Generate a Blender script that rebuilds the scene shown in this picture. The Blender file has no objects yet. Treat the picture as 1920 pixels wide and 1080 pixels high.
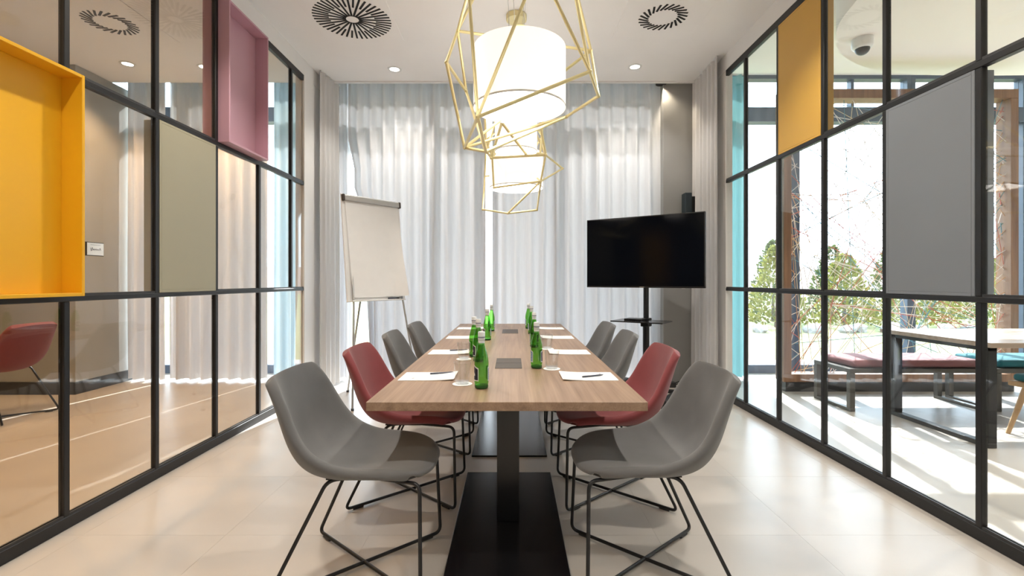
import bpy, bmesh, math, random
from mathutils import Vector, Matrix
random.seed(7)
R = math.radians
SC = bpy.context.scene
COL = SC.collection

# ------------------------------------------------------------------ camera
FPX = 900.0                      # focal length in pixels of the 1920 frame
EYE = 1.225
cam_d = bpy.data.cameras.new('camera')
cam_d.sensor_width = 36.0
cam_d.lens = FPX / 1920 * 36
cam_d.shift_y = -14 / 1920
cam_d.shift_x = -1 / 1920
cam_d.clip_start = 0.05
cam_d.clip_end = 500
cam = bpy.data.objects.new('camera', cam_d)
COL.objects.link(cam)
cam.location = (0, 0, EYE)
cam.rotation_euler = (R(90), 0, 0)
SC.camera = cam

# ------------------------------------------------------------------ world, sun, exposure
world = bpy.data.worlds.new('sky')
SC.world = world
world.use_nodes = True
bg = world.node_tree.nodes['Background']
bg.inputs[0].default_value = (0.70, 0.85, 1.0, 1)
bg.inputs[1].default_value = 3.0

sun_d = bpy.data.lights.new('sun', 'SUN')
sun_d.energy = 5.5
sun_d.angle = R(0.6)
sun_d.color = (1.0, 0.975, 0.95)
sun = bpy.data.objects.new('sun', sun_d)
COL.objects.link(sun)
sun.location = (3, 14, 12)
SUN_DIR = Vector((-0.19, -1.0, -0.90)).normalized()      # the way the light travels
sun.rotation_euler = SUN_DIR.to_track_quat('-Z', 'Y').to_euler()

SC.view_settings.view_transform = 'Standard'
SC.view_settings.look = 'None'
SC.view_settings.gamma = 1
SC.view_settings.use_curve_mapping = False
SC.view_settings.exposure = 1.66
SC.cycles.max_bounces = 10
SC.cycles.diffuse_bounces = 5
SC.cycles.glossy_bounces = 5
SC.cycles.transmission_bounces = 6
SC.cycles.transparent_max_bounces = 40
SC.cycles.caustics_reflective = False
SC.cycles.caustics_refractive = False
SC.cycles.sample_clamp_indirect = 6.0

# ------------------------------------------------------------------ materials
MATS = {}
def nt_of(name):
    m = bpy.data.materials.new(name)
    m.use_nodes = True
    nt = m.node_tree
    return m, nt, nt.nodes, nt.links

def pmat(name, col, rough=0.5, metal=0.0, spec=0.5, noise=0.0, nscale=8.0, bump=0.0, bscale=60.0, emis=None, estr=0.0, sheen=0.0, coat=0.0, obj_random=0.0, stretch=None):
    m, nt, N, L = nt_of(name)
    b = N['Principled BSDF']
    b.inputs['Base Color'].default_value = (*col, 1)
    b.inputs['Roughness'].default_value = rough
    b.inputs['Metallic'].default_value = metal
    b.inputs['Specular IOR Level'].default_value = spec
    if sheen:
        b.inputs['Sheen Weight'].default_value = sheen
    if coat:
        b.inputs['Coat Weight'].default_value = coat
        b.inputs['Coat Roughness'].default_value = 0.08
    tc = N.new('ShaderNodeTexCoord')
    src = tc.outputs['Object']
    if stretch:
        mp = N.new('ShaderNodeMapping')
        mp.inputs['Scale'].default_value = stretch
        L.new(src, mp.inputs['Vector'])
        src = mp.outputs['Vector']
    if noise or obj_random:
        nz = N.new('ShaderNodeTexNoise')
        nz.inputs['Scale'].default_value = nscale
        nz.inputs['Detail'].default_value = 4
        L.new(src, nz.inputs['Vector'])
        mr = N.new('ShaderNodeMapRange')
        mr.inputs['From Min'].default_value = 0.25
        mr.inputs['From Max'].default_value = 0.75
        mr.inputs['To Min'].default_value = 1 - noise
        mr.inputs['To Max'].default_value = 1 + noise
        L.new(nz.outputs['Fac'], mr.inputs['Value'])
        val = mr.outputs['Result']
        if obj_random:
            oi = N.new('ShaderNodeObjectInfo')
            m2 = N.new('ShaderNodeMapRange')
            m2.inputs['To Min'].default_value = 1 - obj_random
            m2.inputs['To Max'].default_value = 1 + obj_random
            L.new(oi.outputs['Random'], m2.inputs['Value'])
            mu = N.new('ShaderNodeMath')
            mu.operation = 'MULTIPLY'
            L.new(val, mu.inputs[0])
            L.new(m2.outputs['Result'], mu.inputs[1])
            val = mu.outputs[0]
        mx = N.new('ShaderNodeVectorMath')
        mx.operation = 'SCALE'
        mx.inputs[0].default_value = col
        L.new(val, mx.inputs['Scale'])
        L.new(mx.outputs['Vector'], b.inputs['Base Color'])
    if bump:
        nb = N.new('ShaderNodeTexNoise')
        nb.inputs['Scale'].default_value = bscale
        nb.inputs['Detail'].default_value = 3
        L.new(src, nb.inputs['Vector'])
        bp = N.new('ShaderNodeBump')
        bp.inputs['Strength'].default_value = bump
        bp.inputs['Distance'].default_value = 0.002
        L.new(nb.outputs['Fac'], bp.inputs['Height'])
        L.new(bp.outputs['Normal'], b.inputs['Normal'])
    if emis:
        b.inputs['Emission Color'].default_value = (*emis, 1)
        b.inputs['Emission Strength'].default_value = estr
    MATS[name] = m
    return m

def glassmat(name, tint, base=0.045, rough=0.0, refl=(1, 1, 1)):
    """thin glass: tinted see-through plus a Schlick mirror"""
    m, nt, N, L = nt_of(name)
    N.remove(N['Principled BSDF'])
    out = N['Material Output']
    tr = N.new('ShaderNodeBsdfTransparent')
    tr.inputs[0].default_value = (*tint, 1)
    gl = N.new('ShaderNodeBsdfGlossy')
    gl.inputs['Roughness'].default_value = rough
    gl.inputs['Color'].default_value = (*refl, 1)
    lw = N.new('ShaderNodeLayerWeight')
    lw.inputs['Blend'].default_value = 0.5
    pw = N.new('ShaderNodeMath'); pw.operation = 'POWER'; pw.inputs[1].default_value = 5
    mu = N.new('ShaderNodeMath'); mu.operation = 'MULTIPLY_ADD'
    mu.inputs[1].default_value = 1 - base; mu.inputs[2].default_value = base
    L.new(lw.outputs['Facing'], pw.inputs[0])
    L.new(pw.outputs[0], mu.inputs[0])
    mx = N.new('ShaderNodeMixShader')
    L.new(mu.outputs[0], mx.inputs[0])
    L.new(tr.outputs[0], mx.inputs[1])
    L.new(gl.outputs[0], mx.inputs[2])
    L.new(mx.outputs[0], out.inputs['Surface'])
    MATS[name] = m
    return m

def clothmat(name, col, trans=0.4, holes=0.03, weave=True):
    m, nt, N, L = nt_of(name)
    N.remove(N['Principled BSDF'])
    out = N['Material Output']
    d = N.new('ShaderNodeBsdfDiffuse')
    t = N.new('ShaderNodeBsdfTranslucent')
    tc = N.new('ShaderNodeTexCoord')
    mp = N.new('ShaderNodeMapping'); mp.inputs['Scale'].default_value = (30, 30, 1.5)
    nz = N.new('ShaderNodeTexNoise'); nz.inputs['Scale'].default_value = 3
    L.new(tc.outputs['Object'], mp.inputs[0]); L.new(mp.outputs[0], nz.inputs['Vector'])
    mr = N.new('ShaderNodeMapRange'); mr.inputs['To Min'].default_value = 0.93; mr.inputs['To Max'].default_value = 1.07
    L.new(nz.outputs['Fac'], mr.inputs['Value'])
    sc = N.new('ShaderNodeVectorMath'); sc.operation = 'SCALE'; sc.inputs[0].default_value = col
    L.new(mr.outputs['Result'], sc.inputs['Scale'])
    L.new(sc.outputs['Vector'], d.inputs[0]); L.new(sc.outputs['Vector'], t.inputs[0])
    m1 = N.new('ShaderNodeMixShader'); m1.inputs[0].default_value = trans
    L.new(d.outputs[0], m1.inputs[1]); L.new(t.outputs[0], m1.inputs[2])
    tp = N.new('ShaderNodeBsdfTransparent')
    m2 = N.new('ShaderNodeMixShader'); m2.inputs[0].default_value = holes
    L.new(m1.outputs[0], m2.inputs[1]); L.new(tp.outputs[0], m2.inputs[2])
    L.new(m2.outputs[0], out.inputs['Surface'])
    MATS[name] = m
    return m

def woodmat(name, dark, light, rough=0.4, grain=(16, 0.7, 16), scale=1.6):
    m, nt, N, L = nt_of(name)
    b = N['Principled BSDF']
    b.inputs['Roughness'].default_value = rough
    tc = N.new('ShaderNodeTexCoord')
    mp = N.new('ShaderNodeMapping'); mp.inputs['Scale'].default_value = grain
    L.new(tc.outputs['Object'], mp.inputs[0])
    n1 = N.new('ShaderNodeTexNoise'); n1.inputs['Scale'].default_value = scale; n1.inputs['Detail'].default_value = 6; n1.inputs['Distortion'].default_value = 0.4
    L.new(mp.outputs[0], n1.inputs['Vector'])
    mp2 = N.new('ShaderNodeMapping'); mp2.inputs['Scale'].default_value = tuple(g * 6 if g > 2 else g * 2 for g in grain)
    L.new(tc.outputs['Object'], mp2.inputs[0])
    n2 = N.new('ShaderNodeTexNoise'); n2.inputs['Scale'].default_value = scale; n2.inputs['Detail'].default_value = 3
    L.new(mp2.outputs[0], n2.inputs['Vector'])
    ad = N.new('ShaderNodeMix'); ad.data_type = 'FLOAT'; ad.inputs[0].default_value = 0.3
    L.new(n1.outputs['Fac'], ad.inputs[2]); L.new(n2.outputs['Fac'], ad.inputs[3])
    cr = N.new('ShaderNodeValToRGB')
    cr.color_ramp.elements[0].position = 0.34; cr.color_ramp.elements[0].color = (*dark, 1)
    cr.color_ramp.elements[1].position = 0.66; cr.color_ramp.elements[1].color = (*light, 1)
    L.new(ad.outputs[0], cr.inputs[0]); L.new(cr.outputs[0], b.inputs['Base Color'])
    MATS[name] = m
    return m

M = MATS
pmat('plaster_ceiling', (0.86, 0.85, 0.84), 0.85, noise=0.015, nscale=3)
pmat('plaster_lobby', (0.87, 0.81, 0.765), 0.85, noise=0.015, nscale=3)
pmat('plaster_white', (0.80, 0.79, 0.78), 0.8, noise=0.02, nscale=4)
pmat('grey_wall', (0.36, 0.36, 0.35), 0.7, noise=0.06, nscale=2.5, bump=0.1)
pmat('floor_tile', (0.485, 0.445, 0.40), 0.32, spec=0.45, noise=0.06, nscale=2.2, obj_random=0.008, bump=0.03, bscale=20)
pmat('floor_grout', (0.44, 0.415, 0.39), 0.7, noise=0.05)
pmat('floor_screed', (0.485, 0.445, 0.40), 0.35, spec=0.45, noise=0.07, nscale=2.2)
pmat('black_steel', (0.006, 0.0065, 0.008), 0.42, noise=0.1, nscale=12)
pmat('black_plate', (0.006, 0.006, 0.007), 0.22, noise=0.1, nscale=5)
pmat('blue_steel', (0.05, 0.075, 0.12), 0.4, noise=0.1, nscale=6)
pmat('dark_trim', (0.03, 0.03, 0.032), 0.5, noise=0.1)
pmat('yellow_lacquer', (0.80, 0.43, 0.015), 0.35, noise=0.02, nscale=3)
pmat('pink_lacquer', (0.52, 0.30, 0.365), 0.4, noise=0.02, nscale=3)
pmat('ochre_lacquer', (0.62, 0.36, 0.06), 0.4, noise=0.02, nscale=3)
pmat('grey_lacquer', (0.215, 0.235, 0.26), 0.4, noise=0.02, nscale=3)
pmat('taupe_lacquer', (0.36, 0.335, 0.24), 0.45, noise=0.02, nscale=3)
pmat('grey_fabric', (0.118, 0.118, 0.119), 0.85, noise=0.06, nscale=14, bump=0.25, bscale=350, sheen=0.2)
pmat('red_fabric', (0.205, 0.036, 0.040), 0.8, noise=0.05, nscale=14, bump=0.25, bscale=350, sheen=0.15)
pmat('mauve_fabric', (0.30, 0.13, 0.14), 0.85, noise=0.06, nscale=12, bump=0.2, bscale=250, sheen=0.2)
pmat('teal_fabric', (0.01, 0.16, 0.20), 0.85, noise=0.06, nscale=12, bump=0.2, bscale=250, sheen=0.2)
pmat('brass', (0.80, 0.70, 0.38), 0.40, metal=0.45, noise=0.05, nscale=10)
pmat('shade_fabric', (0.85, 0.82, 0.78), 0.8, emis=(1.0, 0.88, 0.77), estr=0.30, noise=0.01)
pmat('diffuser', (0.9, 0.9, 0.88), 0.6, emis=(1.0, 0.94, 0.86), estr=2.6, noise=0.01)
pmat('lamp_glow', (0.9, 0.9, 0.9), 0.5, emis=(1.0, 0.90, 0.75), estr=9.0, noise=0.01)
pmat('white_plastic', (0.75, 0.75, 0.74), 0.4, noise=0.02)
pmat('paper', (0.90, 0.90, 0.90), 0.75, noise=0.015, nscale=10)
pmat('board_white', (0.88, 0.88, 0.88), 0.3, noise=0.01)
pmat('silver', (0.55, 0.55, 0.55), 0.35, metal=0.7, noise=0.04)
pmat('tv_body', (0.010, 0.010, 0.012), 0.35, noise=0.05)
pmat('tv_screen', (0.003, 0.004, 0.007), 0.10, spec=0.12, noise=0.02)
pmat('slot_black', (0.006, 0.006, 0.006), 0.8, noise=0.05)
pmat('lid_grey', (0.065, 0.052, 0.043), 0.65, noise=0.05, metal=0.0)
pmat('label_navy', (0.010, 0.014, 0.035), 0.45, noise=0.03)
pmat('label_white', (0.80, 0.82, 0.82), 0.5, noise=0.02)
pmat('label_blue', (0.10, 0.22, 0.42), 0.5, noise=0.02)
pmat('ink_grey', (0.22, 0.24, 0.30), 0.6, noise=0.02)
pmat('cap_white', (0.72, 0.75, 0.76), 0.35, noise=0.02)
pmat('bottle_base', (0.01, 0.09, 0.015), 0.12, noise=0.03)
pmat('pen_dark', (0.05, 0.06, 0.09), 0.3, noise=0.02)
pmat('speaker_blue', (0.018, 0.032, 0.042), 0.55, noise=0.08)
pmat('oak', (0.55, 0.36, 0.19), 0.45, noise=0.08, nscale=6, stretch=(6, 6, 0.8))
pmat('lawn_green', (0.20, 0.21, 0.085), 0.9, noise=0.25, nscale=2.0, bump=0.5, bscale=40)
pmat('paving', (0.42, 0.42, 0.43), 0.8, noise=0.08, nscale=3)
pmat('hill_earth', (0.22, 0.165, 0.145), 0.95, noise=0.3, nscale=0.25)
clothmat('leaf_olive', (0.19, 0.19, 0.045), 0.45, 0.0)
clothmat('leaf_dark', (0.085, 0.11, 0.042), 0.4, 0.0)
pmat('bark', (0.10, 0.07, 0.05), 0.9, noise=0.2)
pmat('rock', (0.28, 0.26, 0.25), 0.9, noise=0.2, nscale=4)
pmat('bench_steel', (0.10, 0.095, 0.085), 0.4, metal=0.4, noise=0.06)
for nm, c in (('white', (0.80, 0.76, 0.72)), ('red', (0.55, 0.14, 0.10)), ('orange', (0.65, 0.38, 0.20)), ('blue', (0.12, 0.30, 0.38)), ('sand', (0.62, 0.52, 0.34))):
    pmat('string_' + nm, c, 0.8, noise=0.05)
woodmat('table_wood', (0.19, 0.115, 0.072), (0.335, 0.225, 0.150), 0.42)
woodmat('lobby_wood', (0.33, 0.25, 0.19), (0.45, 0.36, 0.29), 0.3, grain=(0.8, 14, 14))
woodmat('frame_wood', (0.17, 0.085, 0.045), (0.30, 0.165, 0.09), 0.5, grain=(12, 12, 0.8))
glassmat('pane_clear', (0.965, 0.975, 0.97), 0.028)
glassmat('pane_smoke', (0.87, 0.87, 0.855), 0.04)
glassmat('pane_window', (0.96, 0.98, 0.985), 0.03)
glassmat('bottle_green', (0.36, 0.72, 0.24), 0.06, 0.03)
glassmat('tumbler_glass', (0.965, 0.97, 0.97), 0.065, 0.0)
clothmat('curtain_white', (0.66, 0.655, 0.67), 0.085, 0.0)
clothmat('curtain_side', (0.68, 0.67, 0.67), 0.12, 0.0)
clothmat('curtain_sheer', (0.85, 0.86, 0.88), 0.5, 0.0)
clothmat('curtain_teal', (0.20, 0.43, 0.46), 0.22, 0.0)
clothmat('curtain_slate', (0.45, 0.56, 0.62), 0.25, 0.0)

# ------------------------------------------------------------------ mesh building
class MB:
    def __init__(self):
        self.v = []; self.f = []
    def quad_strip(self, ra, rb, close=True):
        n = len(ra)
        for i in range(n if close else n - 1):
            j = (i + 1) % n
            self.f.append((ra[i], ra[j], rb[j], rb[i]))
    def ring(self, pts):
        i0 = len(self.v)
        self.v += [tuple(p) for p in pts]
        return list(range(i0, i0 + len(pts)))
    def box(self, x0, x1, y0, y1, z0, z1, mat=None, bev=0.0, seg=1):
        if bev > 0:
            bm = bmesh.new()
            bmesh.ops.create_cube(bm, size=1)
            bmesh.ops.scale(bm, vec=(x1 - x0, y1 - y0, z1 - z0), verts=bm.verts)
            bmesh.ops.translate(bm, vec=((x0 + x1) / 2, (y0 + y1) / 2, (z0 + z1) / 2), verts=bm.verts)
            bmesh.ops.bevel(bm, geom=bm.edges[:], offset=bev, segments=seg, affect='EDGES', profile=0.5)
            i0 = len(self.v)
            bm.verts.index_update()
            self.v += [tuple((mat @ v.co) if mat else v.co) for v in bm.verts]
            self.f += [tuple(i0 + v.index for v in f.verts) for f in bm.faces]
            bm.free()
            return self
        i = len(self.v)
        P = [(x0, y0, z0), (x1, y0, z0), (x1, y1, z0), (x0, y1, z0), (x0, y0, z1), (x1, y0, z1), (x1, y1, z1), (x0, y1, z1)]
        self.v += [tuple((mat @ Vector(p)) if mat else p) for p in P]
        self.f += [tuple(i + k for k in q) for q in ((3, 2, 1, 0), (4, 5, 6, 7), (0, 1, 5, 4), (1, 2, 6, 5), (2, 3, 7, 6), (3, 0, 4, 7))]
        return self
    def tube(self, pts, r, n=8, closed=False, caps=True, rot=0.0):
        pts = [Vector(p) for p in pts]
        m = len(pts)
        rr = r if isinstance(r, (list, tuple)) else [r] * m
        tang = []
        for i in range(m):
            if closed:
                t = (pts[(i + 1) % m] - pts[i - 1])
            else:
                t = pts[min(i + 1, m - 1)] - pts[max(i - 1, 0)]
            tang.append(t.normalized())
        up = Vector((0, 0, 1)) if abs(tang[0].z) < 0.9 else Vector((1, 0, 0))
        nrm = (up - up.dot(tang[0]) * tang[0]).normalized()
        rings = []
        for i in range(m):
            t = tang[i]
            nrm = (nrm - nrm.dot(t) * t)
            nrm = nrm.normalized() if nrm.length > 1e-6 else t.orthogonal().normalized()
            b = t.cross(nrm)
            rings.append(self.ring([pts[i] + rr[i] * (math.cos(rot + 2 * math.pi * k / n) * nrm + math.sin(rot + 2 * math.pi * k / n) * b) for k in range(n)]))
        for i in range(m - 1):
            self.quad_strip(rings[i], rings[i + 1])
        if closed:
            self.quad_strip(rings[-1], rings[0])
        elif caps:
            self.f.append(tuple(reversed(rings[0]))); self.f.append(tuple(rings[-1]))
        return self
    def lathe(self, prof, n=24, cx=0, cy=0, cap0=True, cap1=True):
        rings = [self.ring([(cx + r * math.cos(2 * math.pi * k / n), cy + r * math.sin(2 * math.pi * k / n), z) for k in range(n)]) for r, z in prof]
        for a, b in zip(rings, rings[1:]):
            self.quad_strip(a, b)
        if cap0: self.f.append(tuple(reversed(rings[0])))
        if cap1: self.f.append(tuple(rings[-1]))
        return self
    def prism(self, poly, z0, z1):
        a = self.ring([(x, y, z0) for x, y in poly]); b = self.ring([(x, y, z1) for x, y in poly])
        self.quad_strip(a, b)
        self.f.append(tuple(reversed(a))); self.f.append(tuple(b))
        return self
    def grid(self, rows):
        rs = [self.ring(r) for r in rows]
        for a, b in zip(rs, rs[1:]):
            self.quad_strip(a, b, close=False)
        return self
    def mesh(self, name, mat, smooth=None):
        me = bpy.data.meshes.new(name)
        me.from_pydata(self.v, [], self.f)
        me.update()
        bm = bmesh.new(); bm.from_mesh(me)
        bmesh.ops.recalc_face_normals(bm, faces=bm.faces[:])
        bm.to_mesh(me); bm.free()
        me.materials.append(M[mat])
        if smooth is not None:
            me.polygons.foreach_set('use_smooth', [True] * len(me.polygons))
            me.set_sharp_from_angle(angle=R(smooth))
        return me
    def build(self, name, mat, parent=None, smooth=None, loc=None):
        return link(name, self.mesh(name, mat, smooth), parent, loc)

def link(name, me, parent=None, loc=None, rot=None):
    o = bpy.data.objects.new(name, me)
    COL.objects.link(o)
    if parent is not None: o.parent = parent
    if loc is not None: o.location = loc
    if rot is not None: o.rotation_euler = rot
    return o

def tag(o, label, cat, group=None):
    o['label'] = label; o['category'] = cat
    if group: o['group'] = group
    return o

def struct(o):
    o['kind'] = 'structure'
    return o

def thing(name, label, cat, loc=(0, 0, 0), rz=0.0, group=None):
    o = bpy.data.objects.new(name, None)
    o.empty_display_size = 0.1
    COL.objects.link(o)
    o.location = loc; o.rotation_euler = (0, 0, rz)
    return tag(o, label, cat, group)

def copy_tree(o, parent=None):
    c = o.copy(); COL.objects.link(c); c.parent = parent
    for ch in o.children:
        copy_tree(ch, c)
    return c

def dup(root, loc, rz, label, group=None):
    r = copy_tree(root)
    r.location = loc; r.rotation_euler = (0, 0, rz); r['label'] = label
    if group: r['group'] = group
    return r

def catmull(pts, sub):
    """smooth a list of tuples of any length"""
    out = []
    n = len(pts)
    for i in range(n - 1):
        p0 = pts[max(i - 1, 0)]; p1 = pts[i]; p2 = pts[i + 1]; p3 = pts[min(i + 2, n - 1)]
        for k in range(sub):
            t = k / sub
            out.append(tuple(0.5 * ((2 * b) + (-a + c) * t + (2 * a - 5 * b + 4 * c - d) * t * t + (-a + 3 * b - 3 * c + d) * t ** 3) for a, b, c, d in zip(p0, p1, p2, p3)))
    out.append(tuple(pts[-1]))
    return out

def fillet(pts, r, seg=5):
    """round the inner corners of a polyline"""
    pts = [Vector(p) for p in pts]
    out = [pts[0]]
    for i in range(1, len(pts) - 1):
        a = (pts[i - 1] - pts[i]); b = (pts[i + 1] - pts[i])
        d = min(r, a.length * 0.45, b.length * 0.45)
        p = pts[i] + a.normalized() * d; q = pts[i] + b.normalized() * d
        for k in range(seg + 1):
            t = k / seg
            out.append((1 - t) ** 2 * p + 2 * t * (1 - t) * pts[i] + t * t * q)
    out.append(pts[-1])
    return out

def spot(name, parent, loc, watt, size=R(110), col=(1, 0.84, 0.62), blend=0.6, aim=None, radius=0.05):
    d = bpy.data.lights.new(name, 'SPOT')
    d.energy = watt; d.spot_size = size; d.spot_blend = blend; d.color = col; d.shadow_soft_size = radius
    o = bpy.data.objects.new(name, d); COL.objects.link(o)
    o.parent = parent; o.location = loc
    if aim is not None:
        o.rotation_euler = Vector(aim).to_track_quat('-Z', 'Y').to_euler()
    return o

# ------------------------------------------------------------------ room shell
WX = 2.19            # inner face of both glass walls
CEIL = 3.55
BACK = 5.64          # where the ceiling stops in front of the curtains
FAC = 6.34           # facade plane
FRONT = -3.05

fl = struct(MB().box(-WX - 0.05, WX + 0.05, FRONT, FAC, -0.12, -0.0012).build('floor', 'floor_grout'))
T = 0.69
tile_me = MB().box(0.0004, T - 0.0004, 0.0004, T - 0.0004, -0.02, 0.0).mesh('floor_tile', 'floor_tile')
ny = 13
for iy in range(ny + 1):
    for ix in range(-3, 3):
        x = ix * T + 0.0; y = 2.31 + (iy - 7) * T
        if y + T > FAC or y < FRONT - 0.1: continue
        link('floor_tile', tile_me, fl, (x, y, 0))
# cut tiles filling the rims
side_me = MB().box(0.0004, 2.24 - 3 * T - 0.0004, 0.0004, T - 0.0004, -0.02, 0.0).mesh('floor_tile', 'floor_tile')
for iy in range(ny + 1):
    y = 2.31 + (iy - 7) * T
    if y + T > FAC or y < FRONT - 0.1: continue
    link('floor_tile', side_me, fl, (3 * T, y, 0))
    link('floor_tile', side_me, fl, (-2.24, y, 0))
yl = max(2.31 + (iy - 7) * T for iy in range(ny + 1) if 2.31 + (iy - 7) * T + T <= FAC) + T
for ix in range(-3, 3):
    MB().box(ix * T + 0.0004, (ix + 1) * T - 0.0004, yl + 0.0004, FAC - 0.001, -0.02, 0.0).build('floor_tile', 'floor_tile', fl)
struct(MB().box(WX + 0.05, 9.2, FRONT, FAC + 0.1, -0.12, 0.0).build('floor_lobby', 'floor_screed'))
struct(MB().box(-7.5, -WX - 0.05, FRONT, FAC + 0.1, -0.12, 0.0).build('floor_next_room', 'floor_screed'))

ce = struct(MB().box(-WX, WX, FRONT, BACK, CEIL, CEIL + 0.10).build('ceiling', 'plaster_ceiling'))
MB().box(-WX + 0.01, WX - 0.01, BACK - 0.045, BACK - 0.004, CEIL - 0.012, CEIL).build('edge_strip', 'plaster_white', ce)
struct(MB().box(-7.5, -WX - 0.1, FRONT, BACK, CEIL, CEIL + 0.1).build('ceiling_next_room', 'plaster_ceiling'))
struct(MB().box(WX + 0.1, 9.2, FRONT, FAC, 3.94, 4.04).build('ceiling_lobby', 'plaster_lobby'))
struct(MB().box(-7.7, 9.4, FRONT - 0.2, FAC + 0.25, 4.05, 4.30).build('ceiling_sun_block', 'plaster_white'))  # unseen slab added over the ceilings to block the sun
# lowered white ceiling island with a curved edge in the lobby
curve = catmull([(2.55, 2.6), (2.72, 3.3), (2.90, 4.0), (3.03, 4.46), (3.30, 4.88), (3.60, 5.15), (4.02, 5.38), (4.6, 5.53), (5.6, 5.56), (7.0, 5.5), (9.2, 5.3)], 6)
poly = [(x, y) for x, y in curve] + [(9.2, FRONT), (2.45, FRONT), (2.45, 1.5)]
struct(MB().prism(poly, 3.60, 3.935).build('ceiling_island', 'plaster_lobby', smooth=30))
struct(MB().box(-7.7, 9.4, FRONT - 0.2, FRONT, -0.12, 4.05).build('wall_front', 'plaster_white'))
struct(MB().box(9.2, 9.4, FRONT, FAC + 0.1, -0.12, 4.05).build('wall_lobby_side', 'plaster_white'))
struct(MB().box(-7.7, -7.5, FRONT, FAC + 0.1, -0.12, 4.05).build('wall_next_room', 'grey_wall'))

# --- glass partitions
MW = 0.032; RD = 0.036
def partition(name, side, ys, end, skip, pane_mat, box_cells, low_skip=()):
    """side -1 left, +1 right; ys ascending mullion lines"""
    xf = side * WX; xb = side * (WX + RD); xa, xc = min(xf, xb), max(xf, xb)
    xh = side * (WX + 0.10)
    w = struct(MB().box(min(xf, xh), max(xf, xh), FRONT, FAC - 0.03, 3.385, 4.05).build(name, 'plaster_white'))
    rails = [(0.0, 0.062), (1.121, 1.149), (2.225, 2.258), (3.325, 3.385)]
    for z0, z1 in rails:
        MB().box(xa, xc, FRONT, end, z0, z1, bev=0.003).build('rail', 'black_steel', w)
    zs = [(0.062, 1.121), (1.149, 2.225), (2.258, 3.325)]
    for y in ys:
        for k, (z0, z1) in enumerate(zs):
            if (round(y, 3), k) in low_skip: continue
            MB().box(xa + 0.002, xc - 0.002, y - MW / 2, y + MW / 2, z0, z1, bev=0.003).build('mullion', 'black_steel', w)
    edges = [FRONT] + list(ys) + [end]
    xm = (xf + xb) / 2
    for i, (a, b) in enumerate(zip(edges, edges[1:])):
        for k, (z0, z1) in enumerate(zs):
            if (i, k) in box_cells: continue
            e0 = a + (MW / 2 if a != FRONT else 0); e1 = b - (MW / 2 if b != end else 0)
            if b - a < 0.05: continue
            MB().box(xm - 0.004, xm + 0.004, e0, e1, z0 - 0.006, z1 + 0.006).build('pane', pane_mat, w)
            MB().box(xm - 0.013, xm - 0.0045, e0, e1, z0, z0 + 0.012).box(xm + 0.0045, xm + 0.013, e0, e1, z0, z0 + 0.012).build('glazing_bead', 'dark_trim', w)
    return w, edges, zs

LY = [2.363 - 0.6025 * k for k in range(8, -1, -1)] + [2.964, 3.560, 4.167, 4.773]
LY = [y for y in LY if y > FRONT + 0.1]
RY = [2.26 - 0.571 * k for k in range(9, -1, -1)] + [2.832, 3.398, 3.974, 4.54]
RY = [y for y in RY if y > FRONT + 0.1]
def cell(ys, y0):           # index of the bay that starts at mullion y0
    return [round(v, 3) for v in ys].index(round(y0, 3)) + 1
LEND, REND = 5.04, 4.93
l_boxes = {(cell(LY, 2.363 - 0.6025), 1), (cell(LY, 2.964), 1), (cell(LY, 3.560), 2)}
r_boxes = {(cell(RY, 2.26), 1), (cell(RY, 3.398), 2)}
partition('wall_left', -1, LY, LEND, (), 'pane_smoke', l_boxes, low_skip={(4.773, 0)})
partition('wall_right', 1, RY, REND, (), 'pane_clear', r_boxes)
# end posts and side returns behind the curtains
struct(MB().box(-WX - 0.09, -WX + 0.005, LEND, LEND + 0.25, 0, 3.385, bev=0.003).build('trim_1', 'plaster_white'))
struct(MB().box(-WX - 0.07, -WX - 0.006, LEND + 0.25, FAC, 0, 3.384).build('wall_left_return', 'plaster_white'))
struct(MB().box(WX + 0.0, WX + 0.07, REND, REND + 0.06, 0, 3.385, bev=0.003).build('trim_2', 'plaster_white'))
struct(MB().box(WX + 0.006, WX + 0.07, REND + 0.06, FAC, 0, 3.384).build('wall_right_return', 'plaster_white'))

def tray_box(name, label, side, y0, y1, z0, z1, x_open, x_back, x_floor, mat):
    """open tray infill: four side boards and a back panel. x values measured outward from the room axis"""
    t = 0.016
    ym = (y0 + y1) / 2
    root = thing(name, label, 'panel', (side * x_floor, ym, z0))
    def lb(xa, xb, ya, yb, za, zb, nm):
        X = sorted((side * (xa - x_floor), side * (xb - x_floor)))
        MB().box(X[0], X[1], ya - ym, yb - ym, za - z0, zb - z0, bev=0.0015).build(nm, mat, root)
    lb(x_open, x_back, y0, y0 + t, z0, z1, 'side_board')
    lb(x_open, x_back, y1 - t, y1, z0, z1, 'side_board')
    lb(x_open, x_back, y0 + t, y1 - t, z0, z0 + t, 'bottom_board')
    lb(x_open, x_back, y0 + t, y1 - t, z1 - t, z1, 'top_board')
    lb(x_floor, x_floor + 0.012, y0 + t, y1 - t, z0 + t, z1 - t, 'face_panel')
    return root
g = MW / 2
tray_box('tray_panel', 'deep yellow open tray box set into the left glass wall', -1, 1.7605 + g, 2.363 - g, 1.1495, 2.2245, 2.09, 2.29, 2.19, 'yellow_lacquer')
tray_box('tray_panel', 'dusty pink open tray box set high in the left glass wall', -1, 3.560 + g, 4.167 - g, 2.2585, 3.3245, 2.11, 2.31, 2.215, 'pink_lacquer')
tray_box('infill_panel', 'flat khaki taupe panel in the middle row of the left glass wall', -1, 2.964 + g, 3.560 - g, 1.1495, 2.2245, 2.19, 2.29, 2.19, 'taupe_lacquer')
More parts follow.
